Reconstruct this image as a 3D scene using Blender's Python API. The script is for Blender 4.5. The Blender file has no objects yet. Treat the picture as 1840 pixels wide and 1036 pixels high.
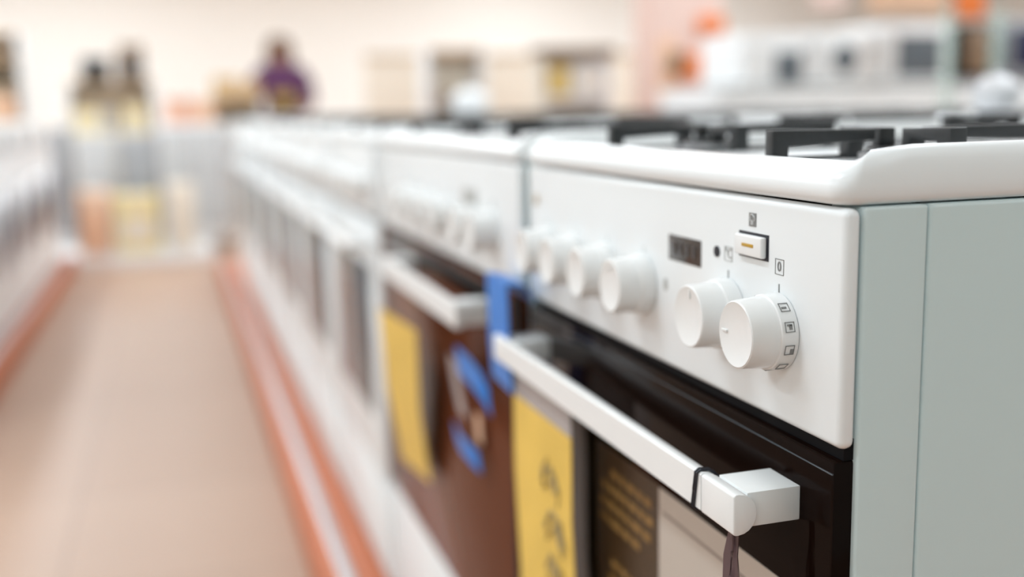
import bpy, bmesh, math, random
from mathutils import Vector, Matrix
random.seed(7)
PI = math.pi
C = bpy.context.scene.collection
SC = bpy.context.scene

# ---------------------------------------------------------------- camera
ZP = 0.905            # height of the top edge of the control panels above the shop floor
YAW, PITCH, ROLL, FPX = 0.3003, 0.1651, -0.0218, 1935.67
CAM = Vector((-0.3131, -0.4536, 0.0517 + ZP))
fw = Vector((math.sin(YAW)*math.cos(PITCH), math.cos(YAW)*math.cos(PITCH), -math.sin(PITCH)))
r0 = fw.cross(Vector((0, 0, 1))).normalized(); u0 = r0.cross(fw)
rt = r0*math.cos(ROLL) + u0*math.sin(ROLL); up = -r0*math.sin(ROLL) + u0*math.cos(ROLL)
cd = bpy.data.cameras.new('camera'); cam = bpy.data.objects.new('camera', cd); C.objects.link(cam)
cam.matrix_world = Matrix(((rt.x, up.x, -fw.x, CAM.x), (rt.y, up.y, -fw.y, CAM.y), (rt.z, up.z, -fw.z, CAM.z), (0, 0, 0, 1)))
cd.sensor_width = 36.0; cd.lens = 36.0*FPX/1840; cd.clip_start = 0.01; cd.clip_end = 200
cd.dof.use_dof = True; cd.dof.focus_distance = 0.575; cd.dof.aperture_fstop = 2.4
SC.camera = cam

def ray(px, py): return fw + rt*((px-920)/FPX) - up*((py-518)/FPX)
def at(px, py, Y):                 # the point of the plane y = Y seen at a pixel of the 1840 x 1036 frame
    d = ray(px, py); return CAM + d*((Y-CAM.y)/d.y)
def atx(px, py, X):
    d = ray(px, py); return CAM + d*((X-CAM.x)/d.x)

# ---------------------------------------------------------------- world, exposure, lights
w = bpy.data.worlds.new('world'); SC.world = w; w.use_nodes = True
w.node_tree.nodes['Background'].inputs[0].default_value = (1.0, 0.97, 0.93, 1)
w.node_tree.nodes['Background'].inputs[1].default_value = 0.6
SC.view_settings.view_transform = 'Standard'; SC.view_settings.look = 'None'
SC.view_settings.exposure = -0.30; SC.view_settings.gamma = 1; SC.view_settings.use_curve_mapping = False
SC.cycles.use_denoising = True
SC.cycles.max_bounces = 8

def area(name, loc, sx, sy, watts, col=(0.80, 0.925, 1.0), rot=(0, 0, 0)):
    l = bpy.data.lights.new(name, 'AREA'); l.shape = 'RECTANGLE'; l.size = sx; l.size_y = sy; l.energy = watts; l.color = col
    o = bpy.data.objects.new(name, l); C.objects.link(o); o.location = loc; o.rotation_euler = rot
    return o
CEIL = 3.6
LAMPS = [(x, y, wt) for x in (-4.6, -1.9, -.5, 1.9, 5.0, 8.6) for y, wt in ((-2.4, 30), (1.2, 50), (4.2, 42), (7.4, 46), (10.8, 48), (14.2, 56))]  # first row, behind the camera, is added to brighten the cooker sides

# ---------------------------------------------------------------- materials
def mat(name, col, rough=0.5, metal=0.0, spec=0.5, coat=0.0, emit=None, es=0, noise=None, trans=0.0, alpha=1.0, ior=1.45):
    m = bpy.data.materials.new(name); m.use_nodes = True; nt = m.node_tree; b = nt.nodes['Principled BSDF']
    b.inputs['Base Color'].default_value = (*col, 1); b.inputs['Roughness'].default_value = rough
    b.inputs['Metallic'].default_value = metal; b.inputs['Specular IOR Level'].default_value = spec
    b.inputs['Coat Weight'].default_value = coat; b.inputs['Transmission Weight'].default_value = trans
    b.inputs['Alpha'].default_value = alpha; b.inputs['IOR'].default_value = ior
    if emit: b.inputs['Emission Color'].default_value = (*emit, 1); b.inputs['Emission Strength'].default_value = es
    if noise:
        sc_, amt = noise
        tc = nt.nodes.new('ShaderNodeTexCoord'); n = nt.nodes.new('ShaderNodeTexNoise'); n.inputs['Scale'].default_value = sc_
        n.inputs['Detail'].default_value = 4
        mx = nt.nodes.new('ShaderNodeMix'); mx.data_type = 'RGBA'
        mx.inputs[6].default_value = (*[c*(1-amt) for c in col], 1); mx.inputs[7].default_value = (*[min(1, c*(1+amt)) for c in col], 1)
        nt.links.new(tc.outputs['Object'], n.inputs['Vector']); nt.links.new(n.outputs['Fac'], mx.inputs[0])
        nt.links.new(mx.outputs[2], b.inputs['Base Color'])
        bp = nt.nodes.new('ShaderNodeBump'); bp.inputs['Strength'].default_value = 0.04; bp.inputs['Distance'].default_value = 0.002
        nt.links.new(n.outputs['Fac'], bp.inputs['Height']); nt.links.new(bp.outputs[0], b.inputs['Normal'])
    return m
M = {}
M['enamel'] = mat('white_enamel', (0.825, 0.845, 0.85), 0.25, spec=0.32, noise=(3, 0.01))
M['side'] = mat('side_enamel', (0.61, 0.71, 0.71), 0.32, noise=(4, 0.015))  # darker, cooler copy of the enamel; its colour offsets warm floor bounce
M['knob'] = mat('knob_plastic', (0.83, 0.83, 0.82), 0.25, noise=(20, 0.01))
M['handle'] = mat('handle_plastic', (0.83, 0.83, 0.82), 0.35, noise=(20, 0.01))
M['bracket'] = mat('bracket_plastic', (0.80, 0.81, 0.80), 0.4, noise=(20, 0.01))
M['glass'] = mat('dark_door_glass', (0.007, 0.003, 0.002), 0.06, spec=0.09, noise=(2, 0.05))  # faint red in the base colour stands for the reflected orange aisle
M['brownglass'] = mat('brown_door_glass', (0.135, 0.043, 0.020), 0.14, spec=0.05, noise=(2, 0.1))  # brown puts the orange aisle's reflection into the base colour
M['black'] = mat('black_gap', (0.006, 0.006, 0.007), 0.6, spec=0.1, noise=(9, 0.1))
M['iron'] = mat('cast_iron', (0.022, 0.023, 0.024), 0.42, noise=(200, 0.25))
M['burner'] = mat('burner_metal', (0.45, 0.45, 0.46), 0.35, metal=0.8, noise=(60, 0.1))
M['cap'] = mat('burner_cap_enamel', (0.03, 0.03, 0.03), 0.35, noise=(60, 0.1))
M['lcd'] = mat('display_window', (0.05, 0.038, 0.032), 0.15, noise=(40, 0.1))
M['lcddig'] = mat('display_digit', (0.018, 0.013, 0.011), 0.3, noise=(40, 0.1))
M['print'] = mat('grey_print', (0.22, 0.22, 0.215), 0.5, noise=(99, 0.05))
M['printfaint'] = mat('pale_grey_print', (0.42, 0.42, 0.40), 0.5, noise=(99, 0.05))
M['amber'] = mat('amber_line', (0.52, 0.30, 0.03), 0.4, noise=(99, 0.05))
M['gold'] = mat('gold_badge', (0.42, 0.33, 0.20), 0.4, metal=0.3, noise=(99, 0.05))
M['yellow'] = mat('yellow_paper', (0.78, 0.52, 0.11), 0.5, spec=0.3, noise=(16, 0.16))
M['pen'] = mat('pen_ink', (0.36, 0.28, 0.15), 0.6, noise=(50, 0.1))
M['sleeve'] = mat('clear_sleeve', (0.62, 0.57, 0.56), 0.25, alpha=0.55, noise=(12, 0.1))
M['brownlabel'] = mat('brown_label', (0.045, 0.022, 0.006), 0.35, noise=(20, 0.15))
M['goldink'] = mat('gold_ink', (0.24, 0.13, 0.035), 0.45, noise=(40, 0.2))
M['beige'] = mat('beige_paper', (0.50, 0.43, 0.37), 0.5, noise=(6, 0.06))
M['beigeline'] = mat('brown_grey_line', (0.28, 0.22, 0.19), 0.5, noise=(6, 0.06))
M['cord'] = mat('black_elastic', (0.012, 0.014, 0.022), 0.45, noise=(300, 0.2))
M['purple_clear'] = mat('smoky_plastic', (0.20, 0.13, 0.14), 0.08, trans=0.35, spec=0.8, noise=(60, 0.2))
M['blue'] = mat('blue_tape', (0.02, 0.19, 0.60), 0.35, spec=0.3, noise=(20, 0.12))
M['orange'] = mat('orange_board', (0.48, 0.13, 0.045), 0.5, noise=(6, 0.05))
M['steel'] = mat('steel', (0.55, 0.55, 0.56), 0.35, metal=0.7, noise=(30, 0.05))
M['palebeige'] = mat('pale_beige_board', (0.80, 0.70, 0.59), 0.6, noise=(4, 0.05))
M['cream'] = mat('cream_paint', (0.80, 0.73, 0.62), 0.5, noise=(6, 0.04))
M['white'] = mat('white_paint', (0.86, 0.86, 0.86), 0.4, noise=(5, 0.02))
M['wall'] = mat('wall_paint', (0.93, 0.89, 0.84), 0.8, noise=(1, 0.02))
M['lightgrey'] = mat('light_grey_paint', (0.55, 0.56, 0.57), 0.5, noise=(6, 0.04))
M['greyglass'] = mat('grey_oven_glass', (0.13, 0.15, 0.17), 0.2, noise=(6, 0.1))
M['grey'] = mat('grey_paint', (0.36, 0.37, 0.39), 0.5, noise=(6, 0.06))
M['darkblue'] = mat('dark_blue_glass', (0.03, 0.035, 0.075), 0.15, noise=(6, 0.1))
M['darkgrey'] = mat('dark_grey_glass', (0.07, 0.08, 0.09), 0.15, noise=(6, 0.1))
M['brown'] = mat('brown_wood', (0.24, 0.155, 0.095), 0.5, noise=(9, 0.25))
M['coolwall'] = mat('cool_grey_paint', (0.50, 0.60, 0.58), 0.7, noise=(1, 0.02))  # for the unseen front wall, tinted so cooker sides reflect cool grey-green
M['wood'] = mat('pale_wood', (0.62, 0.45, 0.28), 0.5, noise=(9, 0.12))
M['tan'] = mat('carton_board', (0.62, 0.40, 0.17), 0.7, noise=(9, 0.08))
M['paleyellow'] = mat('pale_yellow_board', (0.80, 0.66, 0.33), 0.6, noise=(9, 0.06))
M['red'] = mat('coral_board', (0.72, 0.36, 0.27), 0.6, noise=(9, 0.06))
M['pink'] = mat('pale_pink_board', (0.80, 0.58, 0.51), 0.6, noise=(9, 0.04))
M['peach'] = mat('peach_board', (0.80, 0.50, 0.33), 0.6, noise=(9, 0.08))
M['sign'] = mat('orange_sign', (0.85, 0.22, 0.05), 0.5, noise=(6, 0.06))
M['green_glass'] = mat('green_edge_glass', (0.60, 0.78, 0.72), 0.1, alpha=0.3, noise=(6, 0.05))
M['chrome'] = mat('brushed_lid', (0.72, 0.72, 0.74), 0.4, metal=0.3, noise=(30, 0.03))
M['skin'] = mat('skin', (0.36, 0.19, 0.12), 0.5, noise=(9, 0.05))
M['hair'] = mat('brown_hair', (0.13, 0.06, 0.03), 0.6, noise=(60, 0.3))
M['plum'] = mat('plum_cloth', (0.10, 0.030, 0.095), 0.8, noise=(30, 0.15))
M['darkcloth'] = mat('dark_maroon_cloth', (0.03, 0.008, 0.012), 0.8, noise=(30, 0.15))
M['mustard'] = mat('mustard_cloth', (0.40, 0.26, 0.05), 0.8, noise=(30, 0.15))
M['lamp'] = mat('lamp_diffuser', (0.9, 0.9, 0.9), 0.5, emit=(0.80, 0.925, 1.0), es=5)
def floor_mat():
    m = mat('floor_tiles', (0.5, 0.37, 0.28), 0.3, spec=0.5); nt = m.node_tree; b = nt.nodes['Principled BSDF']
    tc = nt.nodes.new('ShaderNodeTexCoord'); br = nt.nodes.new('ShaderNodeTexBrick')
    br.offset = 0; br.inputs['Scale'].default_value = 1; br.inputs['Brick Width'].default_value = .6; br.inputs['Row Height'].default_value = .6
    br.inputs['Mortar Size'].default_value = .004
    br.inputs['Color1'].default_value = (0.44, 0.29, 0.21, 1); br.inputs['Color2'].default_value = (0.41, 0.265, 0.19, 1); br.inputs['Mortar'].default_value = (0.34, 0.22, 0.16, 1)
    nt.links.new(tc.outputs['Object'], br.inputs['Vector']); nt.links.new(br.outputs['Color'], b.inputs['Base Color'])
    n = nt.nodes.new('ShaderNodeTexNoise'); n.inputs['Scale'].default_value = 5
    mr = nt.nodes.new('ShaderNodeMapRange'); mr.inputs[3].default_value = .38; mr.inputs[4].default_value = .50
    nt.links.new(n.outputs['Fac'], mr.inputs[0]); nt.links.new(mr.outputs[0], b.inputs['Roughness'])
    return m
M['floor'] = floor_mat()

# ---------------------------------------------------------------- mesh helpers
class MB:
    def __init__(s): s.bm = bmesh.new()
    def box(s, x0, x1, y0, y1, z0, z1, bev=0, seg=2):
        b = bmesh.new(); bmesh.ops.create_cube(b, size=1)
        for v in b.verts:
            v.co = Vector((x0+(v.co.x+.5)*(x1-x0), y0+(v.co.y+.5)*(y1-y0), z0+(v.co.z+.5)*(z1-z0)))
        if bev: bmesh.ops.bevel(b, geom=b.edges[:], offset=bev, segments=seg, affect='EDGES', profile=.5)
        s._add(b); return s
    def prism(s, pts, a, b_, axis='y', bev=0):      # closed 2D outline extruded along an axis
        b = bmesh.new()
        def P(p, t): return {'y': (p[0], t, p[1]), 'x': (t, p[0], p[1]), 'z': (p[0], p[1], t)}[axis]
        A = [b.verts.new(P(p, a)) for p in pts]; B = [b.verts.new(P(p, b_)) for p in pts]
        b.faces.new(A); b.faces.new(B[::-1]); n = len(pts)
        for i in range(n): b.faces.new((A[i], B[i], B[(i+1) % n], A[(i+1) % n]))
        bmesh.ops.recalc_face_normals(b, faces=b.faces[:])
        if bev: bmesh.ops.bevel(b, geom=b.edges[:], offset=bev, segments=2, affect='EDGES', profile=.5)
        s._add(b); return s
    def lathe(s, prof, origin=(0, 0, 0), axis='z', n=48):   # prof: (distance along the axis, radius)
        b = bmesh.new(); rings = []
        def P(t, r, a):
            c, q = r*math.cos(a), r*math.sin(a)
            v = {'z': (c, q, t), 'x': (t, c, q), 'y': (c, t, q)}[axis]
            return Vector(v)+Vector(origin)
        for t, r in prof:
            rings.append([b.verts.new(P(t, max(r, 1e-5), 2*PI*k/n)) for k in range(n)])
        for i in range(len(rings)-1):
            for k in range(n): b.faces.new((rings[i][k], rings[i][(k+1) % n], rings[i+1][(k+1) % n], rings[i+1][k]))
        b.faces.new(rings[0]); b.faces.new(rings[-1][::-1])
        bmesh.ops.recalc_face_normals(b, faces=b.faces[:]); s._add(b); return s
    def tube(s, pts, r, n=10, closed=False):
        pts = [Vector(p) for p in pts]; b = bmesh.new(); rings = []; m = len(pts)
        for i, p in enumerate(pts):
            if closed: t = pts[(i+1) % m]-pts[i-1]
            else: t = pts[min(i+1, m-1)]-pts[max(i-1, 0)]
            t.normalize(); a = t.cross(Vector((0, 0, 1)))
            if a.length < .05: a = t.cross(Vector((1, 0, 0)))
            a.normalize(); c = t.cross(a)
            rr = r[i] if isinstance(r, (list, tuple)) else r
            rings.append([b.verts.new(p+(a*math.cos(2*PI*k/n)+c*math.sin(2*PI*k/n))*rr) for k in range(n)])
        for i in range(m if closed else m-1):
            j = (i+1) % m
            for k in range(n): b.faces.new((rings[i][k], rings[i][(k+1) % n], rings[j][(k+1) % n], rings[j][k]))
        if not closed: b.faces.new(rings[0]); b.faces.new(rings[-1])
        bmesh.ops.recalc_face_normals(b, faces=b.faces[:]); s._add(b); return s
    def ribbon(s, pts, wid, th=.0006):     # a strip of sheet: pts centre line, wid a vector or list of vectors across
        b = bmesh.new(); pts = [Vector(p) for p in pts]
        W = [Vector(q) for q in wid] if isinstance(wid, list) else [Vector(wid)]*len(pts); fr = []; bk = []
        for i, p in enumerate(pts):
            t = (pts[min(i+1, len(pts)-1)]-pts[max(i-1, 0)]).normalized(); nn = t.cross(W[i]).normalized()*th*.5
            fr.append((b.verts.new(p-W[i]*.5+nn), b.verts.new(p+W[i]*.5+nn))); bk.append((b.verts.new(p-W[i]*.5-nn), b.verts.new(p+W[i]*.5-nn)))
        for i in range(len(pts)-1):
            b.faces.new((fr[i][0], fr[i][1], fr[i+1][1], fr[i+1][0])); b.faces.new((bk[i][1], bk[i][0], bk[i+1][0], bk[i+1][1]))
            b.faces.new((fr[i][0], fr[i+1][0], bk[i+1][0], bk[i][0])); b.faces.new((fr[i][1], bk[i][1], bk[i+1][1], fr[i+1][1]))
        b.faces.new((fr[0][0], bk[0][0], bk[0][1], fr[0][1])); b.faces.new((fr[-1][0], fr[-1][1], bk[-1][1], bk[-1][0]))
        bmesh.ops.recalc_face_normals(b, faces=b.faces[:]); s._add(b); return s
    def _add(s, b):
        me = bpy.data.meshes.new('t'); b.to_mesh(me); b.free(); s.bm.from_mesh(me); bpy.data.meshes.remove(me)
    def build(s, name, m, parent=None, loc=(0, 0, 0), ang=35):
        me = bpy.data.meshes.new(name); s.bm.to_mesh(me); s.bm.free()
        for p in me.polygons: p.use_smooth = True
        me.set_sharp_from_angle(angle=math.radians(ang))
        me.materials.append(M[m] if isinstance(m, str) else m)
        o = bpy.data.objects.new(name, me); C.objects.link(o); o.location = loc
        if parent: o.parent = parent
        return o
def tag(o, label=None, cat=None, group=None, kind=None):
    if label: o['label'] = label
    if cat: o['category'] = cat
    if group: o['group'] = group
    if kind: o['kind'] = kind
    return o
def empty(name, loc, label, cat, group=None, rz=0):
    o = bpy.data.objects.new(name, None); C.objects.link(o); o.location = loc; o.rotation_euler = (0, 0, rz); o.empty_display_size = .05
    return tag(o, label, cat, group)
KIDS = lambda o: [c for c in C.objects if c.parent == o]
def copy_tree(o, parent=None):
    c = o.copy(); C.objects.link(c); c.parent = parent
    for ch in KIDS(o): copy_tree(ch, c)
    return c
def label_part(o, t): o['label'] = t; return o
def text_mesh(name, body, size, m, parent, mw, th=.00015):
    cu = bpy.data.curves.new('t', 'FONT'); cu.body = body; cu.size = size; cu.extrude = th; cu.align_x = 'CENTER'; cu.align_y = 'CENTER'
    t = bpy.data.objects.new('t', cu); C.objects.link(t); dg = bpy.context.evaluated_depsgraph_get(); dg.update()
    me = bpy.data.meshes.new_from_object(t.evaluated_get(dg)); bpy.data.objects.remove(t)
    me.materials.clear(); me.materials.append(M[m]); me.transform(mw)
    o = bpy.data.objects.new(name, me); C.objects.link(o); o.parent = parent; return o
# text lying on a front that faces -x: reading direction -y ... up z
def front_mw(y, z, x=-.0002):
    return Matrix(((0, 0, -1, x), (-1, 0, 0, y), (0, 1, 0, z), (0, 0, 0, 1)))

# ---------------------------------------------------------------- the setting
PL = .09                                     # height of the display platforms
MB().box(-9, 14, -5, 19, -.1, 0).build('floor', 'floor')['kind'] = 'structure'
MB().box(-9, 14, -5, 19, CEIL, CEIL+.1).build('ceiling', 'wall')['kind'] = 'structure'
MB().box(-9, 14, 17, 17.2, 0, CEIL).build('wall_back', 'wall')['kind'] = 'structure'
MB().box(-9.2, -9, -5, 17.2, 0, CEIL).build('wall_left', 'wall')['kind'] = 'structure'
MB().box(14, 14.2, -5, 17.2, 0, CEIL).build('wall_right', 'wall')['kind'] = 'structure'
MB().box(-9, 14, -5.2, -5, 0, CEIL).build('wall_front', 'coolwall')['kind'] = 'structure'
for x, y, wt in LAMPS:
    lab = {-4.6: 'far left aisle', -1.9: 'left washer row', -.5: 'middle of the aisle', 1.9: 'back cooker row', 5.0: 'right-hand ovens', 8.6: 'far right wall'}[x]
    lab = {-2.4: 'nearest', 1.2: 'first', 4.2: 'second', 7.4: 'third', 10.8: 'fourth', 14.2: 'fifth'}[y]+' long white ceiling light panel over the '+lab
    t = empty('ceiling_light', (x, y, CEIL), lab, 'ceiling light', 'ceiling lights over the shop')
    MB().box(-.2, .2, -.75, .75, -.05, 0, .005).build('housing', 'white', t)
    MB().box(-.17, .17, -.72, .72, -.056, -.05).build('diffuser', 'lamp', t)
    area('lamp_light', (x, y, CEIL-.07), .34, 1.44, wt*{-4.6: 2.0, -1.9: 1.2, -.5: .1 if y < 4 else .55, 1.9: .6, 5.0: 2.4, 8.6: 1.4}[x])

def platform(name, x0, x1, y0, y1, face, label):
    t = empty(name, (0, 0, 0), label, 'display platform')
    MB().box(x0, x1, y0, y1, 0, PL-.002, .002).build('deck', 'orange', t)
    xe = x0 if face < 0 else x1
    MB().box(*sorted((xe-face*.032, xe-face*.058)), y0, y1, PL-.002, PL+.003, .001).build('edge_strip', 'steel', t)
    return t
platform('display_platform', -.098, 1.32, -1.2, 6.3, -1, 'orange low platform with grey metal edge under the white cooker row')
platform('display_platform', -1.75, -.955, 2.6, 6.9, 1, 'orange low platform with metal edge under the left row of washers')

# ---------------------------------------------------------------- cooker parts
H0 = ZP-PL                                  # panel top above the platform
def hob_mesh(W, D, hf=.0205, hs=.0283):
    """pressed white hob: rounded outer skirt, raised side and back rims, lower front rim, recessed pan"""
    bm = bmesh.new(); NC = 8
    prof = [(.004, -.0005, 0), (.0015, .0012, 0), (0, .004, 0), (0, .0085, .35), (.0015, .0125, .6), (.0045, .0170, .8), (.0085, .0200, .93),
            (.013, .0214, 1), (.0165, .0215, 1), (.0195, .0205, 1), (.024, .0165, .7), (.028, .0135, .3), (.032, .0125, 0)]
    def ring(ins, z, k):
        pts = []; x0, x1, y0, y1 = -.003+ins, D-ins, .001+ins*.6, W-.001-ins*.6
        R = max(.004, .012-ins*.25)
        for cx, cy, a0 in ((x0+R, y0+R, PI), (x1-R, y0+R, 1.5*PI), (x1-R, y1-R, 0), (x0+R, y1-R, .5*PI)):
            for i in range(NC+1):
                a = a0+.5*PI*i/NC; pts.append((cx+R*math.cos(a), cy+R*math.sin(a)))
        out = []
        n = len(pts)
        for i in range(n):                      # subdivide the long edges so that the rim can change height
            p, q = pts[i], pts[(i+1) % n]; d = math.dist(p, q); m = 24 if d > .1 else 1
            for j in range(m): 
                f = j/m
                if m > 1: f = f
                out.append((p[0]+(q[0]-p[0])*f, p[1]+(q[1]-p[1])*f))
        vs = []
        for x, y in out:
            t = min(1, max(0, (x-ins+.003)/.013)); t = t*t*(3-2*t)
            side = hf+(hs-hf)*t
            f = 1+(side/hf-1)*k
            vs.append(bm.verts.new((x, y, z*f*(1-k+k*hf/.0215))))
        return vs
    R = [ring(*p) for p in prof]
    for a, b in zip(R, R[1:]):
        n = len(a)
        for i in range(n): bm.faces.new((a[i], a[(i+1) % n], b[(i+1) % n], b[i]))
    bm.faces.new(R[-1])
    bm.faces.new(R[0][::-1])
    bmesh.ops.recalc_face_normals(bm, faces=bm.faces[:])
    m = MB(); m.bm.free(); m.bm = bm; return m

def grate(parent, W, cy, D, ry=.055, z0=H0):
    """cast iron pan support for the front and rear burner of one side"""
    pan, top = z0+.0125, z0+.0355
    for cx in (.122, D-.15):
        m = MB()
        for sx in (-1, 1):
            a, b = cx+sx*(.092 if sx < 0 else .120), cx+sx*.020
            t = .0045
            pts = [(a, pan+.001), (a+sx*.0005*0, top), (b, top-.0005), (b, top-.0075), (b-(b-a)*.45, top-.0085), (a-sx*.0115, top-.0100), (a-sx*.0105, pan+.001)]
            m.prism(pts, cy-t, cy+t, 'y', .0008)
        for sy in (-1, 1):
            a, b = cy+sy*ry, cy+sy*.011
            pts = [(a, pan+.001), (a, top), (b, top-.0005), (b, top-.0130), (b+sy*.006, top-.0130), (b+sy*.008, top-.0070), (a-sy*.012, top-.0080), (a-sy*.011, pan+.001)]
            m.prism(pts, cx-.006, cx+.006, 'x', .0008)
        m.build('pan_support', 'iron', parent)
    m = MB(); x0, x1, y0, y1 = .032, D-.034, cy-ry+.004, cy+ry-.004
    for yy in (y0, y1): m.box(x0, x1, yy-.003, yy+.003, pan+.001, pan+.0045, .0008)
    for xx in (x0, (x0+x1)/2-.004, x1): m.box(xx-.003, xx+.003, y0, y1, pan+.001, pan+.0045, .0008)
    o = m.build('support_frame', 'iron', parent)
    for cx in (.122, D-.15):
        r = .030 if cx < .2 else .040
        bo = MB().lathe([(pan-.001, r*.9), (pan+.002, r*.9), (pan+.003, r*.8), (pan+.007, r*.8), (pan+.0072, r*.7)], (cx, cy, 0)).build('burner', 'burner', parent)
        MB().lathe([(pan+.007, r*.66), (pan+.0085, r*.68), (pan+.0105, r*.62), (pan+.0108, r*.55)], (cx, cy, 0)).build('burner_cap', 'cap', bo)

KX = -.0262
def knob(parent, y, z, R=.0215, name='knob'):
    pr = [(-.0004, R), (-.0015, R*1.01), (-.0098, R*.970), (-.0102, R*.935), (-.0106, R*.925), (-.0115, R*.925), (-.024, R*.885), (KX, R*.865), (KX-.0006, R*.835), (KX-.0004, R*.80), (KX+.0006, R*.66), (KX+.0012, R*.3), (KX+.0014, 0)]
    return MB().lathe([(-t, r) for t, r in pr], (0, 0, 0), 'x', 64), pr
def make_knob(parent, y, z, R=.0215, ptr=PI/2, ring=False):
    m = MB()
    pr = knob(None, 0, 0, R)[1]; m2 = MB().lathe([(t, r) for t, r in pr], (0, y, z), 'x', 64)
    k = m2.build('knob', 'knob', parent, ang=30)
    c, s = math.cos(ptr), math.sin(ptr)          # ptr: 0 toward +y, pi/2 up
    p = MB().box(-.0002, .0010, R*.50, R*.76, -.0007, .0007, .0002)
    bmesh.ops.rotate(p.bm, verts=p.bm.verts, cent=(0, 0, 0), matrix=Matrix.Rotation(ptr, 3, 'X'))
    bmesh.ops.translate(p.bm, verts=p.bm.verts, vec=(KX, y, z))
    p.build('pointer', 'bracket', k)
    if ring:
        for a in (-138, -95, -52, -17, 17, 48, 130):
            q = MB(); h = .0028; t = .00022
            # outlined symbol: frame of four thin bars and an inner glyph
            q.box(-h, h, R*.993, R*.993+.0004, h-t*1.6, h); q.box(-h, h, R*.993, R*.993+.0004, -h, -h+t*1.6)
            q.box(-h, -h+t*1.6, R*.993, R*.993+.0004, -h, h); q.box(h-t*1.6, h, R*.993, R*.993+.0004, -h, h)
            if a in (-17,): q.box(h*.2, h, R*.993, R*.993+.0004, -h*.2, h)
            elif a in (17, 130): q.box(-h*.5, h*.5, R*.993, R*.993+.0004, -h*.55, -h*.2); q.box(-h*.1, h*.5, R*.993, R*.993+.0004, -h*.5, h*.5)
            elif a in (48, -95): q.box(-h*.6, h*.4, R*.993, R*.993+.0004, -h*.1, h*.3)
            elif a in (-138, 82): q.box(-h*.6, h*.6, R*.993, R*.993+.0004, h*.3, h*.6)
            # local: along x = knob axis, z tangential, y radial -> rotate so radial is -y at angle 0
            bmesh.ops.rotate(q.bm, verts=q.bm.verts, cent=(0, 0, 0), matrix=Matrix.Rotation(PI-math.radians(a), 3, 'X'))
            bmesh.ops.translate(q.bm, verts=q.bm.verts, vec=(-.0055, y, z))
            q.build('dial_symbol', 'print', k)
    return k

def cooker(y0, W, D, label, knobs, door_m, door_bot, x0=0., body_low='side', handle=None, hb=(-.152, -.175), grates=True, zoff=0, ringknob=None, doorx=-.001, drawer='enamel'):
    t = empty('gas_cooker', (x0, y0, PL), label, 'cooker', 'cookers standing in the near row')
    H = H0+zoff
    # body: side panels with a front corner strip and a groove
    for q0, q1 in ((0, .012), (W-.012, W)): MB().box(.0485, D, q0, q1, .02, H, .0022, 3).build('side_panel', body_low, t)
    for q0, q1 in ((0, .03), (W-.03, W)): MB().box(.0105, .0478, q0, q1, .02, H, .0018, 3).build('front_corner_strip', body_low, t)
    MB().box(.0045, .0104, .0035, W-.0035, H-.1303, H-.119).build('door_seal', 'black', t)  # black filler added for the dark gap between panel and door
    MB().box(.045, D-.003, .004, W-.004, .02, H-.002).build('carcass', 'black', t)
    MB().box(.02, D-.02, .02, W-.02, 0, .022, .002).build('plinth', 'cream', t)
    cp = MB().box(0, .0098, .0005, W-.0005, H-.124, H-.0005, .0045, 4)
    cp = cp.build('control_panel', 'enamel', t)
    hob = hob_mesh(W, D); bmesh.ops.translate(hob.bm, verts=hob.bm.verts, vec=(0, 0, H+.0016)); hob.build('hob_top', 'enamel', t, ang=60)
    if grates:
        grate(t, W, .125, D, z0=H); grate(t, W, W-.125, D, z0=H)
    d = MB().box(doorx, .040, .0035, W-.0035, H+door_bot+.002, H-.1305, .0018).build('door', door_m, t)
    dr = MB().box(0, .03, .0015, W-.0015, .028, H+door_bot-.003, .003).build('drawer', drawer, t)
    ks = [make_knob(t, ky, H-.0725, ptr=(PI/2 if i != ringknob else 0), ring=(i == ringknob)) for i, ky in enumerate(knobs)]
    if handle:
        ha, hbb, hx = handle                    # near end, far end, outer face
        zt, zb = H+hb[0], H+hb[1]; zm = (zt+zb)/2; hh = (zt-zb)/2
        def dprof(g=0, back=.0125):
            pts = [(hx-g, zb-g+.001), (hx-g, zt+g-.001), (hx+.0012, zt+g), (hx+.003, zt+g)]
            for i in range(1, 10):
                a = PI/2-PI*i/10; pts.append((hx+.003+(back+g)*math.cos(a)*.85, zm+(hh+g)*math.sin(a)))
            pts += [(hx+.003, zb-g), (hx+.0012, zb-g)]; return pts
        bar = MB().prism(dprof(), ha+.038, hbb-.038).build('handle', 'handle', t, ang=40)
        for a, b_, s in ((ha, ha+.0372, 1), (hbb, hbb-.0372, -1)):
            MB().prism(dprof(.0003), min(a, b_), max(a, b_), bev=.0009).build('end_cap', 'handle', bar, ang=40)
            yy = sorted((a+s*.004, a+s*.0355))
            MB().box(hx+.010, doorx+.0002, yy[0], yy[1], zb+.0022, zt-.0010, .0006).build('bracket', 'bracket', bar)
    return t, cp, d, H

# ================================================================ the near cooker
D0 = .60
tk, cp, door, H = cooker(0, .5, D0, 'nearest white gas cooker with sharp knobs, small display and dark glass door', [.0608, .1178, .240, .308, .376, .444],
                         'glass', -.60, handle=(.030, .478, -.0432), hb=(-.1520, -.1745), ringknob=0)
def on(parent, mb, name, m): return mb.build(name, m, parent)
# push button in its dark slot
q = MB().box(-.0003, .0001, .0722, .1052, H-.0356, H-.0208).build('button_slot', 'cord', cp)
bt = MB().box(-.0040, .0, .0742, .1048, H-.0342, H-.0222, .0012, 3).build('push_button', 'knob', cp)
MB().box(-.0043, -.0038, .0826, .0956, H-.0289, H-.0269, .0003).build('indicator_line', 'amber', cp)
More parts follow.
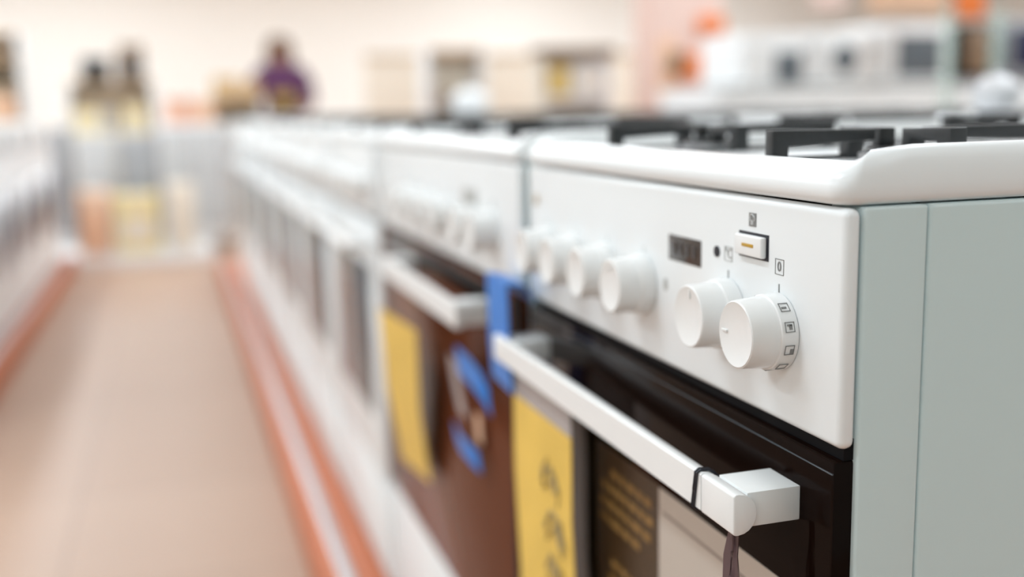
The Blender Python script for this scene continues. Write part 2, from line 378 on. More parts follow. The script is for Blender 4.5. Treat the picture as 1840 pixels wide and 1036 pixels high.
# display
ds = MB().box(-.0004, .0004, .1530, .1996, H-.0498, H-.0328, .0003).build('display_window', 'lcd', cp)
for y in (.159, .168, .178, .187):
    MB().box(-.0006, -.0003, y, y+.0055, H-.0455, H-.037, .0002).build('display_digit', 'lcddig', cp)
MB().lathe([(-.0007, .0034), (-.0008, .0030), (0, .0034)], (0, .1321, H-.0367), 'x', 24).build('signal_dot', 'cord', cp)
# printed symbols
def frame(y0, y1, z0, z1, t=.00035, x=-.0003):
    return MB().box(x, 0, y0, y1, z0, z0+t).box(x, 0, y0, y1, z1-t, z1).box(x, 0, y0, y0+t, z0, z1).box(x, 0, y1-t, y1, z0, z1)
frame(.1132, .1226, H-.0410, H-.0322).build('symbol_frame', 'printfaint', cp)
text_mesh('printed_symbol', '°C', .0085, 'printfaint', cp, front_mw(.1179, H-.0365, -.0003))
frame(.0563, .0651, H-.0413, H-.0325).build('symbol_frame', 'print', cp)
text_mesh('printed_symbol', '0', .0078, 'print', cp, front_mw(.0607, H-.0369, -.0003))
MB().box(-.0003, 0, .1174, .1182, H-.0521, H-.0464).build('index_mark', 'print', cp)
MB().box(-.0003, 0, .0604, .0612, H-.0526, H-.0464).build('index_mark', 'print', cp)
MB().box(-.0003, 0, .0862, .0942, H-.0175, H-.0097).build('symbol_patch', 'print', cp)
cl = MB(); pts = []
for a in range(-40, 221, 20):
    rr = .0019+.0005*abs(math.sin(math.radians(a*1.5))); pts.append((-.0005, .0902+rr*1.1*math.cos(math.radians(a)), H-.0128+rr*math.sin(math.radians(a))))
cl.tube(pts, .00024, 6)
for dy in (-.0009, 0, .0009): cl.tube([(-.0005, .0902+dy, H-.0138), (-.0005, .0902+dy, H-.0163)], .0002, 6)
cl.build('steam_symbol', 'enamel', cp)
# small printed marks by the gas knobs, and the brass-coloured badge at the far end
for ky in (.240, .308, .376, .444):
    MB().box(-.0003, 0, ky-.0004, ky+.0004, H-.0505, H-.0455).build('index_mark', 'printfaint', cp)
fl = MB().prism([(.2045+.0030*math.cos(a), H-.068+.0045*math.sin(a)) for a in [2*PI*i/12 for i in range(12)]], -.0003, 0, 'x').build('flame_symbol', 'printfaint', cp)
MB().box(-.0008, 0, .4715, .4815, H-.0345, H-.0255, .0003).build('badge', 'gold', cp)
# door stickers: brown sheet with gold lines, beige sheet
lb = MB().box(-.0016, -.0009, .2124, .330, H-.56, H-.2130).build('printed_sheet', 'brownlabel', door); label_part(lb, 'dark brown sheet with gold lines of print')
for i in range(6):
    z = H-.232-i*.0135-(.02 if i > 3 else 0); y = (.225, .222, .226, .245, .228, .222)[i]; m = MB()
    y1 = (.300, .318, .322, .322, .30, .31)[i]
    while y < y1-.006:
        l = random.uniform(.008, .02); l = min(l, y1-y); m.box(-.0019, -.0016, y, y+l, z-.0032, z+.0032, 0); y += l+.0035
    m.build('print_line', 'goldink', lb)
bg = MB().box(-.0016, -.0009, .022, .2118, H-.56, H-.2140).build('paper_sheet', 'beige', door); label_part(bg, 'beige paper sheet with a thin brown line')
MB().box(-.0019, -.0016, .03, .205, H-.2315, H-.2295).build('printed_line', 'beigeline', bg)
# thin frame line at the top of the door glass
MB().box(-.0015, -.0008, .004, .496, H-.1375, H-.1368).build('glass_edge', 'darkgrey', door)

# elastic band on the handle end
m = MB(); zt, zb, hx = H-.1520, H-.1745, -.0432
for dy in (0, .0022):
    y = .0712+dy; loop = []
    zm, hh = (zt+zb)/2, (zt-zb)/2+.0007
    loop += [(hx-.0007, y+.004, zb+.0005), (hx-.0007, y+.002, zm), (hx-.0007, y, zt-.0005), (hx+.0015, y, zt+.0010)]
    for i in range(1, 9):
        a = PI/2-PI*i/9; loop.append((hx+.003+.0118*math.cos(a), y+.002*i/9, zm+hh*1.04*math.sin(a)))
    loop.append((hx+.0015, y+.004, zb-.0010))
    m.tube(loop, .0008, 8, closed=True)
tag(m.build('elastic_band', 'cord', None, (0, 0, PL)), 'thin black elastic band looped round the near end of the cooker handle', 'elastic band')
# smoky plastic tie hanging under the handle end
m = MB(); c0 = Vector((-.035, .045, H+PL-.1745)); 
m.ribbon([c0+Vector((.001, 0, .001)), c0+Vector((0, 0, -.006)), c0+Vector((-.001, .001, -.018)), c0+Vector((-.001, .000, -.034)), c0+Vector((.000, .001, -.055))],
         [Vector((.003, -.004, 0)), Vector((.004, -.005, 0)), Vector((.005, -.0065, 0)), Vector((.006, -.008, 0)), Vector((.007, -.009, 0))], .0012)
m.tube([c0+Vector((-.0015, -.001, .001)), c0+Vector((-.0018, -.002, -.014)), c0+Vector((-.003, -.002, -.030)), c0+Vector((-.002, -.003, -.055))], .0009, 8)
m.tube([c0+Vector((.0015, .001, .001)), c0+Vector((-.001, .002, -.014)), c0+Vector((.001, .003, -.030)), c0+Vector((.002, .003, -.055))], .0007, 8)
tag(m.build('plastic_tie', 'purple_clear'), 'smoky translucent plastic tie hanging below the near handle end', 'plastic tie')

# yellow tag hanging from the handle
t = empty('price_tag', (-.030, .388, PL+H-.175), 'large yellow price tag with handwriting under the nearest cooker handle', 'price tag')
MB().ribbon([(0, 0, .004), (0, 0, -.02), (.001, 0, -.042)], (0, .150, 0), .0008).build('sleeve', 'sleeve', t)
yt = MB().ribbon([(.0005, 0, -.030), (.0, 0, -.10), (.004, 0, -.20), (.002, 0, -.38)], (0, .150, 0), .0009).build('card', 'yellow', t)
for k, (yy, zz, s) in enumerate([(-.02, -.075, 1.0), (-.03, -.115, 1.2), (-.028, -.155, 1.0), (-.035, -.20, 1.2), (-.03, -.25, 1), (-.02, -.30, 1)]):
    pts = [(-.0012, yy+.030*math.sin(i*.9+k)*s*.6-.0008*i, zz+.012*math.cos(i*1.7+k*2)*s-.0008*i) for i in range(14)]
    MB().tube(pts, .0009, 5).build('handwriting', 'pen', yt)

# ================================================================ second cooker
Y2 = .53
t2, cp2, door2, H2 = cooker(Y2, .74, D0, 'second white gas cooker with brown glass door and blue tape', [.09, .16, .27, .35, .43, .51], 'brownglass', -.555,
                            handle=(.095, .51, -.042), hb=(-.148, -.176))
MB().box(-.0004, .0004, .15, .21, H2-.055, H2-.035, .0003).build('display_window', 'printfaint', cp2)
for ky in (.09, .16, .27, .35, .43, .51):
    MB().box(-.0003, 0, ky-.002, ky+.002, H2-.050, H2-.042).build('index_mark', 'print', cp2)
MB().box(-.0014, -.0008, .004, .03, H2-.55, H2-.131).build('glass_edge', 'black', door2)
MB().box(-.0016, -.0008, .06, .68, H2-.160, H2-.133, .0002).build('dark_top_band', 'glass', door2)
# blue tape wound on the near end of its handle, with a loose tail
m = MB()
p = [atx(892, 500, -.030), atx(895, 560, -.034), atx(897, 620, -.034), atx(903, 690, -.03)]
m.ribbon(p, (0.004, .078, 0), .0015)
m.ribbon([p[0], p[0]+Vector((.02, .01, -.004)), p[0]+Vector((.028, .01, -.02))], (0.004, .078, 0), .0015)
tag(m.build('blue_tape', 'blue'), 'wide bright blue tape wrapped over the handle end of the second cooker', 'tape')
m = MB()
m.ribbon([atx(822, 645, -.020), atx(845, 668, -.024), atx(866, 695, -.026), atx(880, 722, -.022)], (0.0, .010, .030), .0012)
tag(m.build('blue_tape', 'blue'), 'short blue tape strip slanting below the handle of second cooker', 'tape')
m = MB()
m.ribbon([atx(818, 772, -.014), atx(828, 795, -.018), atx(845, 815, -.018), atx(862, 832, -.014)], (0.0, .012, .020), .0012)
tag(m.build('blue_tape', 'blue'), 'lowest curled scrap of blue tape hanging on the brown door', 'tape')
m = MB(); m.ribbon([atx(812, 640, -.016), atx(820, 690, -.016), atx(832, 745, -.014)], (0, .035, 0), .0008)
tag(m.build('paper_tag', 'sleeve'), 'small pale grey tag hanging beside the blue tape scraps', 'tag')
m = MB(); m.ribbon([atx(858, 745, -.010), atx(862, 795, -.008)], (0, .022, 0), .0008)
tag(m.build('paper_tag', 'peach'), 'small orange tag beside the lowest blue tape scrap', 'tag')
# its yellow tag
a, b, c, d = atx(681, 552, -.045), atx(748, 594, -.045), atx(775, 868, -.012), atx(722, 822, -.012)
m = MB(); m.ribbon([(a+b)/2, (a+b+c+d)/4+Vector((-.006, 0, 0)), (c+d)/2], [b-a, ((b-a)+(c-d))/2, c-d], .001)
tag(m.build('price_tag', 'yellow'), 'yellow price tag leaning on the brown door of the second cooker', 'price tag')

# ================================================================ row beyond: white stoves
def white_stove(label, y0, W=.56):
    t = empty('white_cooker', (0, y0, PL), label, 'cooker', 'white cookers further along the row')
    MB().box(.02, .58, 0, W, .05, H0, .004).build('body', 'white', t)
    MB().box(.04, .56, .02, W-.02, 0, .05, .002).build('plinth', 'cream', t)
    hob = hob_mesh(W, D0); bmesh.ops.translate(hob.bm, verts=hob.bm.verts, vec=(0, 0, H0+.0003)); hob.build('hob_top', 'enamel', t, ang=60)
    cp = MB().box(-.005, .02, .002, W-.002, H0-.12, H0-.002, .004).build('control_panel', 'enamel', t)
    for ky in (.08, .16, .28, .36, .44):
        MB().lathe([(-.03, .017), (-.028, .018), (-.005, .021)], (0, ky, H0-.07), 'x', 24).build('knob', 'knob', t)
    d = MB().box(-.005, .02, .004, W-.004, .24, H0-.13, .004).build('door', 'enamel', t)
    MB().box(-.0065, -.0045, .09, W-.09, .34, H0-.21, .0006).build('window', 'darkgrey', d)
    MB().tube([(-.006, .05, H0-.17), (-.04, .05, H0-.17), (-.04, W-.05, H0-.17), (-.006, W-.05, H0-.17)], .009, 10).build('handle', 'handle', d)
    MB().box(-.003, .02, .004, W-.004, .055, .232, .004).build('drawer', 'enamel', t)
    grate(t, W, .14, D0); grate(t, W, W-.14, D0)
    return t
ws = white_stove('white cooker with dark oven window just past the second cooker', 1.28)
names = ['white cooker, second beyond the brown door', 'white cooker, third beyond the brown door', 'white cooker, fourth beyond the brown door',
         'white cooker, fifth beyond the brown door', 'white cooker, sixth beyond the brown door', 'last white cooker at the far end of the near row']
for i, nm in enumerate(names):
    c_ = copy_tree(ws); c_.location = (0, 1.28+.57*(i+1), PL); c_['label'] = nm

# back-to-back row behind
for i, nm in enumerate(['directly behind the nearest cooker', 'behind the second cooker', 'third of the back row', 'fourth of the back row', 'fifth of the back row', 'sixth of the back row', 'seventh of the back row']):
    c_ = copy_tree(ws); c_.location = (1.25, .56+.57*i, PL); c_.rotation_euler = (0, 0, PI)
    c_['label'] = 'white cooker facing away, '+nm; c_['group'] = 'white cookers of the back row'

# ================================================================ left row of washing machines
def washer(label, loc, rz, W=.6, Hh=.85, group='washing machines left of the aisle', door='darkblue'):
    t = empty('washing_machine', loc, label, 'washing machine', group, rz)
    MB().box(0, .55, -W/2, W/2, .012, Hh, .012, 3).build('body', 'white', t)
    for sx in (.06, .49):
        for sy in (-1, 1): MB().lathe([(0, .025), (.014, .02)], (sx, sy*(W/2-.06), 0), 'z', 16).build('foot', 'black', t)
    MB().box(-.006, .01, -W/2+.01, W/2-.01, Hh-.13, Hh-.012, .003).build('control_panel', 'enamel', t)
    MB().lathe([(-.03, .022), (-.004, .026)], (0, .02, Hh-.07), 'x', 24).build('dial', 'chrome', t)
    MB().box(-.0085, -.004, -W/2+.04, -W/2+.20, Hh-.095, Hh-.045, .001).build('display_window', 'darkgrey', t)
    MB().box(-.0085, -.004, W/2-.2, W/2-.04, Hh-.105, Hh-.035, .002).build('detergent_drawer', 'white', t)
    r = MB().lathe([(.0, .19), (-.02, .185), (-.03, .17), (-.026, .15), (-.012, .145)], (0, 0, Hh*.48), 'x', 40).build('door_ring', 'steel', t)
    MB().lathe([(-.012, .148), (-.030, .12), (-.040, .07), (-.043, 0)], (0, 0, Hh*.48), 'x', 40).build('door_glass', door, r)
    return t
wm = washer('white washing machine with dark round door at left frame edge', (-1.02, 3.25, PL), PI)
for i, nm in enumerate(['second in the left row', 'third in the left row', 'fourth in the left row', 'fifth in the left row', 'last in the left row']):
    c_ = copy_tree(wm); c_.location = (-1.02, 3.25+.63*(i+1), PL); c_['label'] = 'white washing machine with round dark door, '+nm

# ================================================================ end of the aisle
def carton(px0, px1, py0, py1, Y, depth, m, label, cat='box', name='carton', group=None, zb=None):
    a, b = at(px0, py1, Y), at(px1, py0, Y)
    z0 = min(a.z, b.z) if zb is None else zb; xa, xb = at(px0, (py0+py1)/2, Y).x+.002, at(px1, (py0+py1)/2, Y).x-.002
    c = MB().box(xa, xb, Y, Y+depth, z0, b.z, .006)
    o = c.build(name, m); tag(o, label, cat, group)
    if name == 'carton' and cat == 'box':
        cx, w_, h_ = (xa+xb)/2, xb-xa, b.z-z0; tw = min(.025, w_*.12)
        MB().box(cx-tw, cx+tw, Y-.0015, Y+depth*.98, b.z-.0005, b.z+.0012).box(cx-tw, cx+tw, Y-.0016, Y+.0005, b.z-h_*.22, b.z+.0012).build('tape', 'palebeige', o)
        MB().box(xa+w_*.14, xb-w_*.14, Y-.0014, Y+.0005, z0+h_*.2, z0+h_*.62).build('front_panel', {'tan': 'wood', 'yellow': 'paleyellow', 'brown': 'brown', 'peach': 'peach', 'red': 'peach'}.get(m, 'cream'), o)
    return o
EY = 7.6
def cabinet(px0, px1, ptop, Y, depth, m, label, name='cabinet', kick=True, doors=2, dm='grey', cat='cabinet'):
    a, b = at(px0, 300, Y), at(px1, 300, Y); zf = .075 if Y < 8 else 0
    t = empty(name, ((a.x+b.x)/2, Y, zf), label, cat); W = b.x-a.x-.004; Hh = at((px0+px1)/2, ptop, Y).z-zf
    MB().box(-W/2, W/2, 0, depth, .08, Hh, .006).build('body', m, t)
    MB().box(-W/2+.02, W/2-.02, .03, depth-.02, 0, .08).build('plinth', 'white', t)
    for k in range(doors):
        x0 = -W/2+W*k/doors+.012; x1 = -W/2+W*(k+1)/doors-.012
        dd = MB().box(x0, x1, -.016, 0, .10, Hh-.03, .004).build('door', dm, t)
        MB().box(x1-.05, x1-.035, -.04, -.015, Hh*.55, Hh*.7, .003).build('handle', 'steel', dd)
    return t, Hh
_, z1 = cabinet(68, 130, 232, EY, .6, 'grey', 'grey base cabinet at aisle end nearest the left row', dm='grey', doors=1)
_, z2_ = cabinet(132, 215, 236, EY, .6, 'cream', 'cream base cabinet at the aisle end', dm='lightgrey', doors=1)
_, z3 = cabinet(217, 290, 240, EY, .6, 'steel', 'steel-grey appliance cabinet at the aisle end', dm='grey', doors=1)
_, z4 = cabinet(292, 420, 222, EY, .6, 'white', 'wide white cabinet at the aisle end beside the cooker row', dm='lightgrey', doors=2)
platform_e = MB().box(at(60, 440, 6.9).x, -.10, 6.95, 8.4, 0, .075, .005).build('display_platform', 'white')
tag(platform_e, 'white low platform across the far end of the aisle', 'display platform')
floor_boxes = [
 (138, 196, 345, 392, 6.98, .3, 'peach', 'peach box low on the white end platform'),
 (205, 285, 350, 392, 6.98, .3, 'paleyellow', 'wide pale box low on the white end platform'),
 (300, 350, 330, 385, 6.98, .3, 'cream', 'cream box low on the white end platform')]
for a_ in floor_boxes:
    carton(*a_, zb=.075)
carton(134, 176, 196, 236, EY+.1, .3, 'paleyellow', 'pale yellow box on the cream base cabinet', zb=z2_+.075)
carton(222, 262, 192, 240, EY+.1, .3, 'paleyellow', 'pale yellow box on the steel-grey cabinet', zb=z3+.075)
carton(180, 205, 196, 232, EY+.1, .2, 'grey', 'small grey box between two pale yellow boxes', zb=z2_+.075)
carton(296, 350, 176, 218, EY+.1, .3, 'red', 'coral box on the wide white cabinet', zb=z4+.075)
carton(352, 386, 178, 220, EY+.1, .3, 'peach', 'peach box on the white cabinet beside the coral box', zb=z4+.075)

# shelving unit with microwaves behind the aisle end
SY = 9.2
def shelf_unit(px0, px1, pys, Y, depth, label, m='white', name='shelving_unit'):
    a, b = at(px0, 150, Y), at(px1, 150, Y); W = b.x-a.x
    t = empty(name, ((a.x+b.x)/2, Y, 0), label, 'shelving unit')
    zs = [at((px0+px1)/2, p, Y).z for p in pys]; top = max(zs)
    for s in (-1, 1): MB().box(s*W/2-.02, s*W/2+.02, 0, depth, 0, top, .003).build('upright', m, t)
    MB().box(-W/2, W/2, depth-.02, depth, .02, top, .002).build('back_panel', 'cream', t)
    for z in zs: MB().box(-W/2, W/2, 0, depth, z-.03, z, .003).build('shelf', 'wood', t)
    return t, zs
_, zs1 = shelf_unit(118, 275, (146, 186, 226), SY, .3, 'white shelving unit with pale wood shelves behind the aisle end')
_, zs2 = shelf_unit(370, 470, (178, 240), SY, .5, 'low white shelving unit with tan boxes left of the person')
def microwave(px0, px1, py0, py1, Y, label, m='black', win='darkgrey', depth=.35, group='microwaves', zb=0):
    pm = (py0+py1)/2; a, b = at(px0, pm, Y), at(px1, pm, Y); W, Hh = b.x-a.x, at((px0+px1)/2, py0, Y).z-zb; a.z = zb
    t = empty('microwave', ((a.x+b.x)/2, Y, a.z), label, 'microwave', group)
    MB().box(-W/2, W/2, 0, depth, .008, Hh, .006).build('body', m, t)
    MB().box(-W*.36, W*.36, .03, depth-.03, 0, .01).build('base', 'black', t)
    d = MB().box(-W/2+.008, W*.24, -.014, 0, .02, Hh-.012, .004).build('door', m, t)
    MB().box(-W/2+.035, W*.19, -.017, -.012, Hh*.2, Hh*.84, .001).build('window', win, d)
    MB().box(W*.26, W/2-.01, -.008, 0, .02, Hh-.012, .002).build('control_panel', win, t)
    MB().lathe([(-.022, .02), (-.006, .022)], (W*.38, 0, Hh*.35), 'y', 20).build('dial', 'steel', t)
    return t
microwave(145, 196, 104, 145, SY-.02, 'dark microwave on the shelf at aisle end, left one', 'darkgrey', 'black', zb=zs1[0], depth=.25)
microwave(208, 258, 100, 145, SY-.02, 'dark microwave on the shelf at aisle end, right one', 'brown', 'darkgrey', zb=zs1[0], depth=.25)
carton(212, 256, 80, 98, SY+.02, .2, 'brown', 'brown box on top of the right dark microwave', zb=at(233, 100, SY-.02).z+.001)
carton(384, 430, 138, 176, SY-.02, .3, 'tan', 'tan carton on the low shelf left of the person', zb=zs2[0])
carton(436, 466, 144, 176, SY-.02, .3, 'tan', 'smaller tan carton on the low shelf nearest the person', zb=zs2[0])
_, zs3 = shelf_unit(-60, 40, (60, 104, 155, 212), SY, .5, 'white shelving unit cut by the left frame edge')
carton(-20, 28, 170, 208, SY+.02, .3, 'peach', 'peach box low on the shelf at the far left edge', zb=zs3[3])
carton(-20, 14, 84, 102, SY+.02, .3, 'brown', 'small brown box high on the shelf at far left edge', zb=zs3[1])

# white counters behind the near row
t, hh = cabinet(486, 640, 207, 9.3, .6, 'white', 'long white counter in front of the person', name='counter', dm='white', doors=4, cat='counter')
# ================================================================ person
def person(px, Y, label, h=1.66):
    a = at(px, 400, Y); t = empty('person', (a.x, Y, 0), label, 'person'); t.scale = (1.1, 1.0, 1.0)
    me = bpy.data.meshes.new('body'); bm = bmesh.new()
    V = [(0, 0, .92), (0, 0, 1.08), (0, 0, 1.24), (0, 0, 1.38), (0, 0, 1.46), (0, -.01, 1.53), (0, -.015, 1.60),
         (-.17, 0, 1.37), (-.25, -.03, 1.12), (-.17, -.16, .99), (-.10, -.20, .98), (.17, 0, 1.37), (.25, -.03, 1.12), (.17, -.16, .99), (.10, -.20, .98),
         (-.10, 0, .86), (-.11, 0, .48), (-.11, .02, .09), (-.11, -.13, .05), (.10, 0, .86), (.11, 0, .48), (.11, .02, .09), (.11, -.13, .05)]
    Rr = [.14, .12, .13, .10, .05, .07, .078, .05, .04, .036, .03, .05, .048, .038, .03, .10, .065, .045, .04, .10, .065, .045, .04]
    Ed = [(0, 1), (1, 2), (2, 3), (3, 4), (4, 5), (5, 6), (3, 7), (7, 8), (8, 9), (9, 10), (3, 11), (11, 12), (12, 13), (13, 14), (0, 15), (15, 16), (16, 17), (17, 18), (0, 19), (19, 20), (20, 21), (21, 22)]
    me.from_pydata(V, Ed, []); o = bpy.data.objects.new('body', me); C.objects.link(o); o.parent = t
    sm = o.modifiers.new('skin', 'SKIN'); o.modifiers.new('sub', 'SUBSURF').levels = 2; o.modifiers['sub'].render_levels = 2
    for i, v in enumerate(me.skin_vertices[0].data): v.radius = (Rr[i], Rr[i]*.8, ); v.use_root = (i == 0)
    me.materials.append(M['skin'])
    # face and hands
    MB().lathe([(-.135, .012), (-.118, .010), (-.095, .004)], (0, 0, 1.575), 'y', 12).build('nose', 'skin', t)
    for s in (-1, 1):
        MB().lathe([(-.0865, .001), (-.085, .004), (-.081, .006), (-.070, .005)], (s*.03, .004, 1.582), 'y', 12).build('eye', 'black', t)
        for k in range(5):
            x = s*(.10-.016*k+.03); l = (.05, .068, .075, .070, .055)[k]
            MB().tube([(x-s*.02, -.205, .98), (x-s*.025, -.205-l*.5, .975), (x-s*.03, -.205-l, .962)], [.009, .0085, .007], 8).build('finger', 'skin', t)
    MB().lathe([(1.615, .090), (1.635, .097), (1.665, .078), (1.69, .045), (1.70, .005)], (0, .022, 0), 'z', 24).build('hair', 'hair', t)
    for s in (-1, 1): MB().tube([(s*.055, .01, 1.67), (s*.085, .0, 1.60), (s*.092, .0, 1.52), (s*.095, -.01, 1.44), (s*.085, -.03, 1.37)], [.03, .034, .036, .034, .012], 12).build('hair_lock', 'hair', t)
    MB().tube([(-.022, -.083, 1.535), (0, -.090, 1.533), (.022, -.083, 1.535)], [.004, .006, .004], 8).build('mouth', 'red', t)
    hb = MB().tube([(0, .07, 1.60), (0, .09, 1.52), (0, .09, 1.44), (0, .08, 1.38)], [.08, .09, .075, .03], 16).build('long_hair', 'hair', t)
    # clothing
    tr = MB(); b = bmesh.new(); prof = [(.90, .215, .15), (1.0, .20, .14), (1.10, .185, .135), (1.22, .20, .14), (1.32, .20, .125), (1.37, .175, .105), (1.41, .13, .085), (1.445, .08, .072)]
    rings = [[b.verts.new((x*math.cos(2*PI*k/24), y*math.sin(2*PI*k/24), z)) for k in range(24)] for z, x, y in prof]
    for i in range(len(rings)-1):
        for k in range(24): b.faces.new((rings[i][k], rings[i][(k+1) % 24], rings[i+1][(k+1) % 24], rings[i+1][k]))
    bmesh.ops.recalc_face_normals(b, faces=b.faces[:]); tr._add(b)
    for s in (-1, 1): tr.tube([(s*.08, 0, 1.39), (s*.15, 0, 1.36), (s*.195, 0, 1.30), (s*.235, -.02, 1.20), (s*.252, -.035, 1.10), (s*.20, -.12, 1.02)], [.05, .068, .07, .062, .056, .048], 14)
    tr.build('plum_top', 'plum', t)
    MB().tube([(0, 0, .84), (0, 0, .95), (0, 0, 1.04)], [.19, .205, .20], 24).build('waistband', 'darkcloth', t)
    MB().box(-.09, .09, -.165, -.15, .98, 1.16, .01).build('apron_bib', 'mustard', t)
    for s in (-1, 1): MB().tube([(s*.10, 0, .92), (s*.11, 0, .5), (s*.115, .02, .10)], [.115, .08, .06], 14).build('trouser_leg', 'darkcloth', t)
    return t
person(519, 10.4, 'person with brown hair in a plum top standing behind the long white counter')

# ================================================================ middle background
GZ = ZP+.0358
shelf_unit(770, 870, (88, 160, 220), 6.6, .2, 'pale shelving unit beyond the cooker row with wood shelves')
hood = carton(968, 1110, 84, 98, 6.2, .22, 'brown', 'long brown shelf board above the white display panel', 'shelf', 'shelf_board')
t = empty('display_stand', (at(1000, 200, 6.2).x, 6.25, 0), 'white display stand carrying the brown shelf board', 'display stand')
x0 = t.location.x; zt_ = min(at(968, 98, 6.2).z, at(1110, 98, 6.2).z)-.001
MB().box(at(975, 98, 6.2).x-x0, at(985, 98, 6.2).x-x0, 0, .2, 0, zt_, .004).build('upright', 'cream', t)
MB().box(at(1094, 98, 6.2).x-x0, at(1104, 98, 6.2).x-x0, 0, .2, 0, zt_, .004).build('upright', 'white', t)
MB().box(at(985, 98, 6.2).x-x0, at(1094, 98, 6.2).x-x0, .18, .2, .02, zt_, .002).build('back_panel', 'cream', t)
MB().box(at(985, 168, 6.2).x-x0, at(1094, 168, 6.2).x-x0, 0, .18, at(1040, 172, 6.2).z-.032, at(1040, 172, 6.2).z-.002, .002).build('shelf', 'white', t)
carton(990, 1024, 118, 172, 6.26, .12, 'yellow', 'yellow box under the long brown shelf board', zb=at(1040, 172, 6.2).z)
carton(1032, 1086, 112, 172, 6.26, .12, 'white', 'white box under the long brown shelf board', zb=at(1040, 172, 6.2).z)
carton(792, 830, 156, 196, 3.72, .14, 'brown', 'brown box standing on a back row cooker hob', zb=GZ)
b0, b1 = at(660, 200, 7.7), at(1170, 200, 7.7)
t = empty('partition', ((b0.x+b1.x)/2, 7.7, 0), 'low pale beige partition behind the shelving and display stand', 'partition')
W = b1.x-b0.x; hz = at(915, 104, 7.7).z
MB().box(-W/2, W/2, 0, .06, .04, hz, .004).build('panel', 'palebeige', t)
MB().box(-W/2, W/2, -.01, .07, hz, hz+.03, .004).build('top_rail', 'wood', t)
for s_ in (-.45, 0, .45): MB().box(s_*W-.03, s_*W+.03, -.12, .18, 0, .04, .004).build('foot', 'steel', t)
# pale round pot on the grates of the back row
def pot(px, Y, r, h, m, lab):
    p = at(px, 190, Y); t = empty('cooking_pot', (p.x, p.y, GZ), lab, 'pot')
    MB().lathe([(0, r*.7), (.003, r*.86), (h*.35, r), (h*.6, r*.97), (h*.85, r*.62), (h*.93, r*.2), (h*.94, .001)], (0, 0, 0), 'z', 40).build('pot_body', m, t)
    MB().lathe([(h*.92, r*.14), (h*1.0, r*.12), (h*1.05, r*.22), (h*1.1, r*.14)], (0, 0, 0), 'z', 16).build('lid_knob', 'steel', t)
    MB().tube([(-r*.95, 0, h*.5), (-r*1.3, 0, h*.6), (-r*1.3, 0, h*.35), (-r*.95, 0, h*.3)], r*.07, 8).build('handle', m, t)
    return t
GZ = ZP+.0358
pot(845, 3.62, .072, .105, 'white', 'pale round pot on a back row cooker, beyond the second cooker')
pot(1790, .80, .032, .052, 'chrome', 'small shiny round pot at the right behind the grates')
cb_, ch_ = cabinet(924, 1175, 212, 4.7, .6, 'white', 'white counter holding pans beyond the cooker row', name='counter', dm='white', doors=4, cat='counter')

# orange pillar area
PY = 5.6
t = empty('pillar_display', (at(1240, 200, PY).x, PY, 0), 'pale pink pillar display with orange panels', 'display stand'); x0 = t.location.x
ztop = 3.0
MB().box(at(1186, 100, PY).x-x0, at(1300, 100, PY).x-x0, .02, .4, 0, ztop, .01).build('pillar', 'pink', t)
MB().box(at(1256, 30, PY).x-x0, at(1302, 30, PY).x-x0, -.01, .02, at(1280, 60, PY).z, at(1280, 30, PY).z, .003).build('orange_panel', 'sign', t)
MB().box(at(1212, 110, PY).x-x0, at(1284, 110, PY).x-x0, -.01, .02, at(1250, 142, PY).z, at(1250, 96, PY).z, .003).build('orange_panel', 'sign', t)
MB().box(at(1186, 170, PY).x-x0, at(1212, 170, PY).x-x0, -.01, .02, at(1200, 210, PY).z, at(1200, 70, PY).z, .003).build('peach_panel', 'peach', t)
MB().box(at(1202, 110, PY).x-x0, at(1222, 110, PY).x-x0, -.09, -.01, at(1210, 132, PY).z, at(1210, 94, PY).z, .004).build('brown_fitting', 'brown', t)
MB().box(at(1290, 110, PY).x-x0, at(1312, 110, PY).x-x0, -.09, .022, at(1300, 132, PY).z, at(1300, 106, PY).z, .004).build('grey_fitting', 'darkgrey', t)

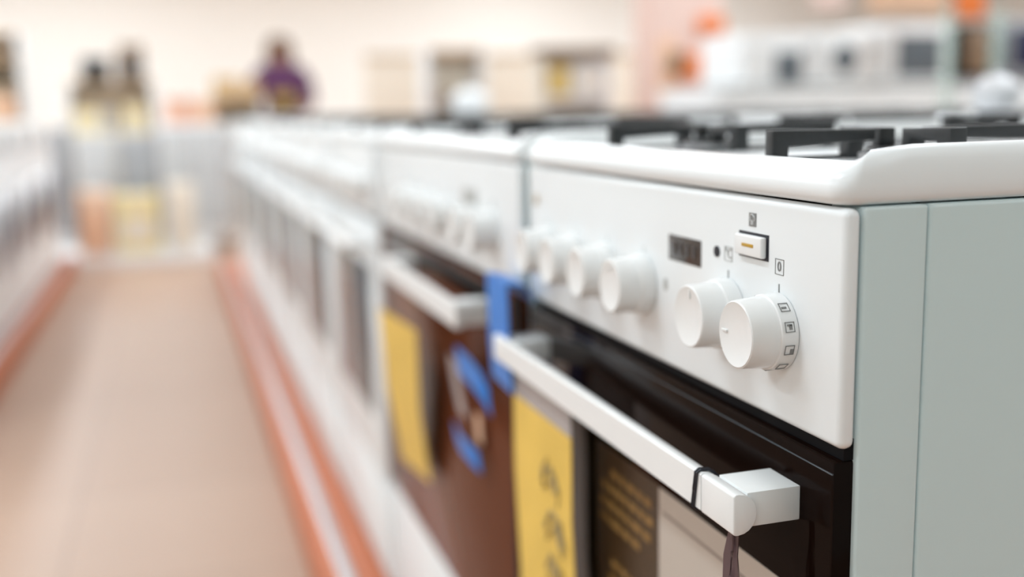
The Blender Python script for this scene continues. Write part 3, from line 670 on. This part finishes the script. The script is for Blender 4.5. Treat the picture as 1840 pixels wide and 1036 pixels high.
# ================================================================ right background: counter with white ovens
RY = 3.9
a, b = at(1290, 150, RY), at(1712, 150, RY); W = b.x-a.x
t = empty('counter', ((a.x+b.x)/2, RY, 0), 'white counter carrying the row of white table ovens', 'counter')
zc = min(a.z, b.z)
MB().box(-W/2, W/2, 0, .6, .08, zc-.03, .004).build('body', 'white', t)
MB().box(-W/2-.01, W/2+.01, -.02, .6, zc-.03, zc, .004).build('worktop', 'enamel', t)
MB().box(-W/2+.02, W/2-.02, .05, .58, 0, .08).build('plinth', 'grey', t)
def table_oven(px0, px1, py0, py1, wx0, wx1, wy0, wy1, Y, label, win='greyglass', body='white', z0=None, round_=False):
    a, b = at(px0, py1, Y), at(px1, py0, Y); W = b.x-a.x; z0 = a.z if z0 is None else z0; Hh = b.z-z0; cx = (a.x+b.x)/2
    t = empty('table_oven', (cx, Y, z0), label, 'oven', 'table ovens on the far counter')
    MB().box(-W/2, W/2, 0, .4, .01, Hh, .01, 3).build('body', body, t)
    for s in (-1, 1): MB().box(s*W*.4-.02, s*W*.4+.02, .03, .37, 0, .012).build('foot', 'black', t)
    p, q = at(wx0, wy1, Y), at(wx1, wy0, Y)
    d = MB().box(p.x-cx-.025, q.x-cx+.025, -.012, 0, max(.02, p.z-z0-.03), min(Hh-.008, q.z-z0+.025), .004).build('door', body, t)
    if round_: MB().lathe([(-.02, (q.x-p.x)*.42), (-.012, (q.x-p.x)*.5), (-.008, (q.x-p.x)*.5)], ((p.x+q.x)/2-cx, 0, (p.z+q.z)/2-z0), 'y', 32).build('window', win, d)
    else: MB().box(p.x-cx, q.x-cx, -.016, -.01, p.z-z0, q.z-z0, .004).build('window', win, d)
    MB().lathe([(-.02, .013), (-.0, .015)], (W/2-.035, 0, Hh*.7), 'y', 16).build('dial', 'steel', t)
    return t
table_oven(1334, 1462, 58, 150, 1390, 1440, 92, 148, RY+.02, 'white table oven with square grey window, left end of far counter', z0=zc)
table_oven(1466, 1578, 54, 150, 1492, 1540, 82, 130, RY+.02, 'white table oven with small round dark window', z0=zc, round_=True)
table_oven(1582, 1710, 42, 150, 1606, 1690, 62, 138, RY+.02, 'white table oven with the widest dark blue window', z0=zc)
# dark ovens past the glass divider
a2, b2 = at(1718, 180, RY), at(1990, 180, RY)
t = empty('counter', ((a2.x+b2.x)/2, RY, 0), 'grey counter under the dark table ovens at right', 'counter'); W = b2.x-a2.x; z2 = at(1760, 142, RY).z
MB().box(-W/2, W/2, 0, .55, .08, z2-.03, .004).build('body', 'white', t)
MB().box(-W/2, W/2, -.01, .55, z2-.03, z2, .004).build('worktop', 'grey', t)
MB().box(-W/2+.02, W/2-.02, .05, .5, 0, .08).build('plinth', 'grey', t)
table_oven(1724, 1786, 44, 140, 1730, 1778, 50, 132, RY+.02, 'dark brown table oven right of the green glass edge', 'brown', 'black', z0=z2)
table_oven(1806, 1900, 34, 140, 1812, 1890, 50, 125, RY+.02, 'dark blue table oven at the right frame edge', 'darkblue', 'grey', z0=z2)
# glass dividers
for px, Y, lab in ((1706, 3.0, 'green-edged glass divider beside the white ovens'), (1793, 3.0, 'green-edged glass divider between the dark ovens')):
    a = at(px, 200, Y); zt_ = at(px, 15, Y).z
    t = empty('glass_divider', (a.x, Y, 0), lab, 'glass divider')
    MB().box(-.008, .008, 0, .05, .03, zt_, .001).build('pane', 'green_glass', t)
    MB().box(-.05, .05, -.05, .10, 0, .03, .003).build('base', 'steel', t)
# orange signs hung above the right-hand displays
def sign(px0, px1, py0, py1, Y, m, lab, name='hanging_sign'):
    a, b = at(px0, py1, Y), at(px1, py0, Y)
    t = empty(name, ((a.x+b.x)/2, Y, b.z), lab, 'sign'); W = b.x-a.x
    MB().box(-W/2, W/2, -.01, .01, a.z-b.z, 0, .003).build('board', m, t)
    for s in (-1, 1): MB().tube([(s*W*.4, 0, 0), (s*W*.4, 0, CEIL-b.z)], .003, 6).build('wire', 'steel', t)
sign(1716, 1772, -60, 32, 3.6, 'sign', 'bright orange hanging sign above the dark ovens')
sign(1560, 1700, -60, 22, 4.6, 'peach', 'peach hanging sign above the white table ovens')
sign(1460, 1520, -60, 14, 4.6, 'pink', 'pale pink hanging sign left of the peach sign')
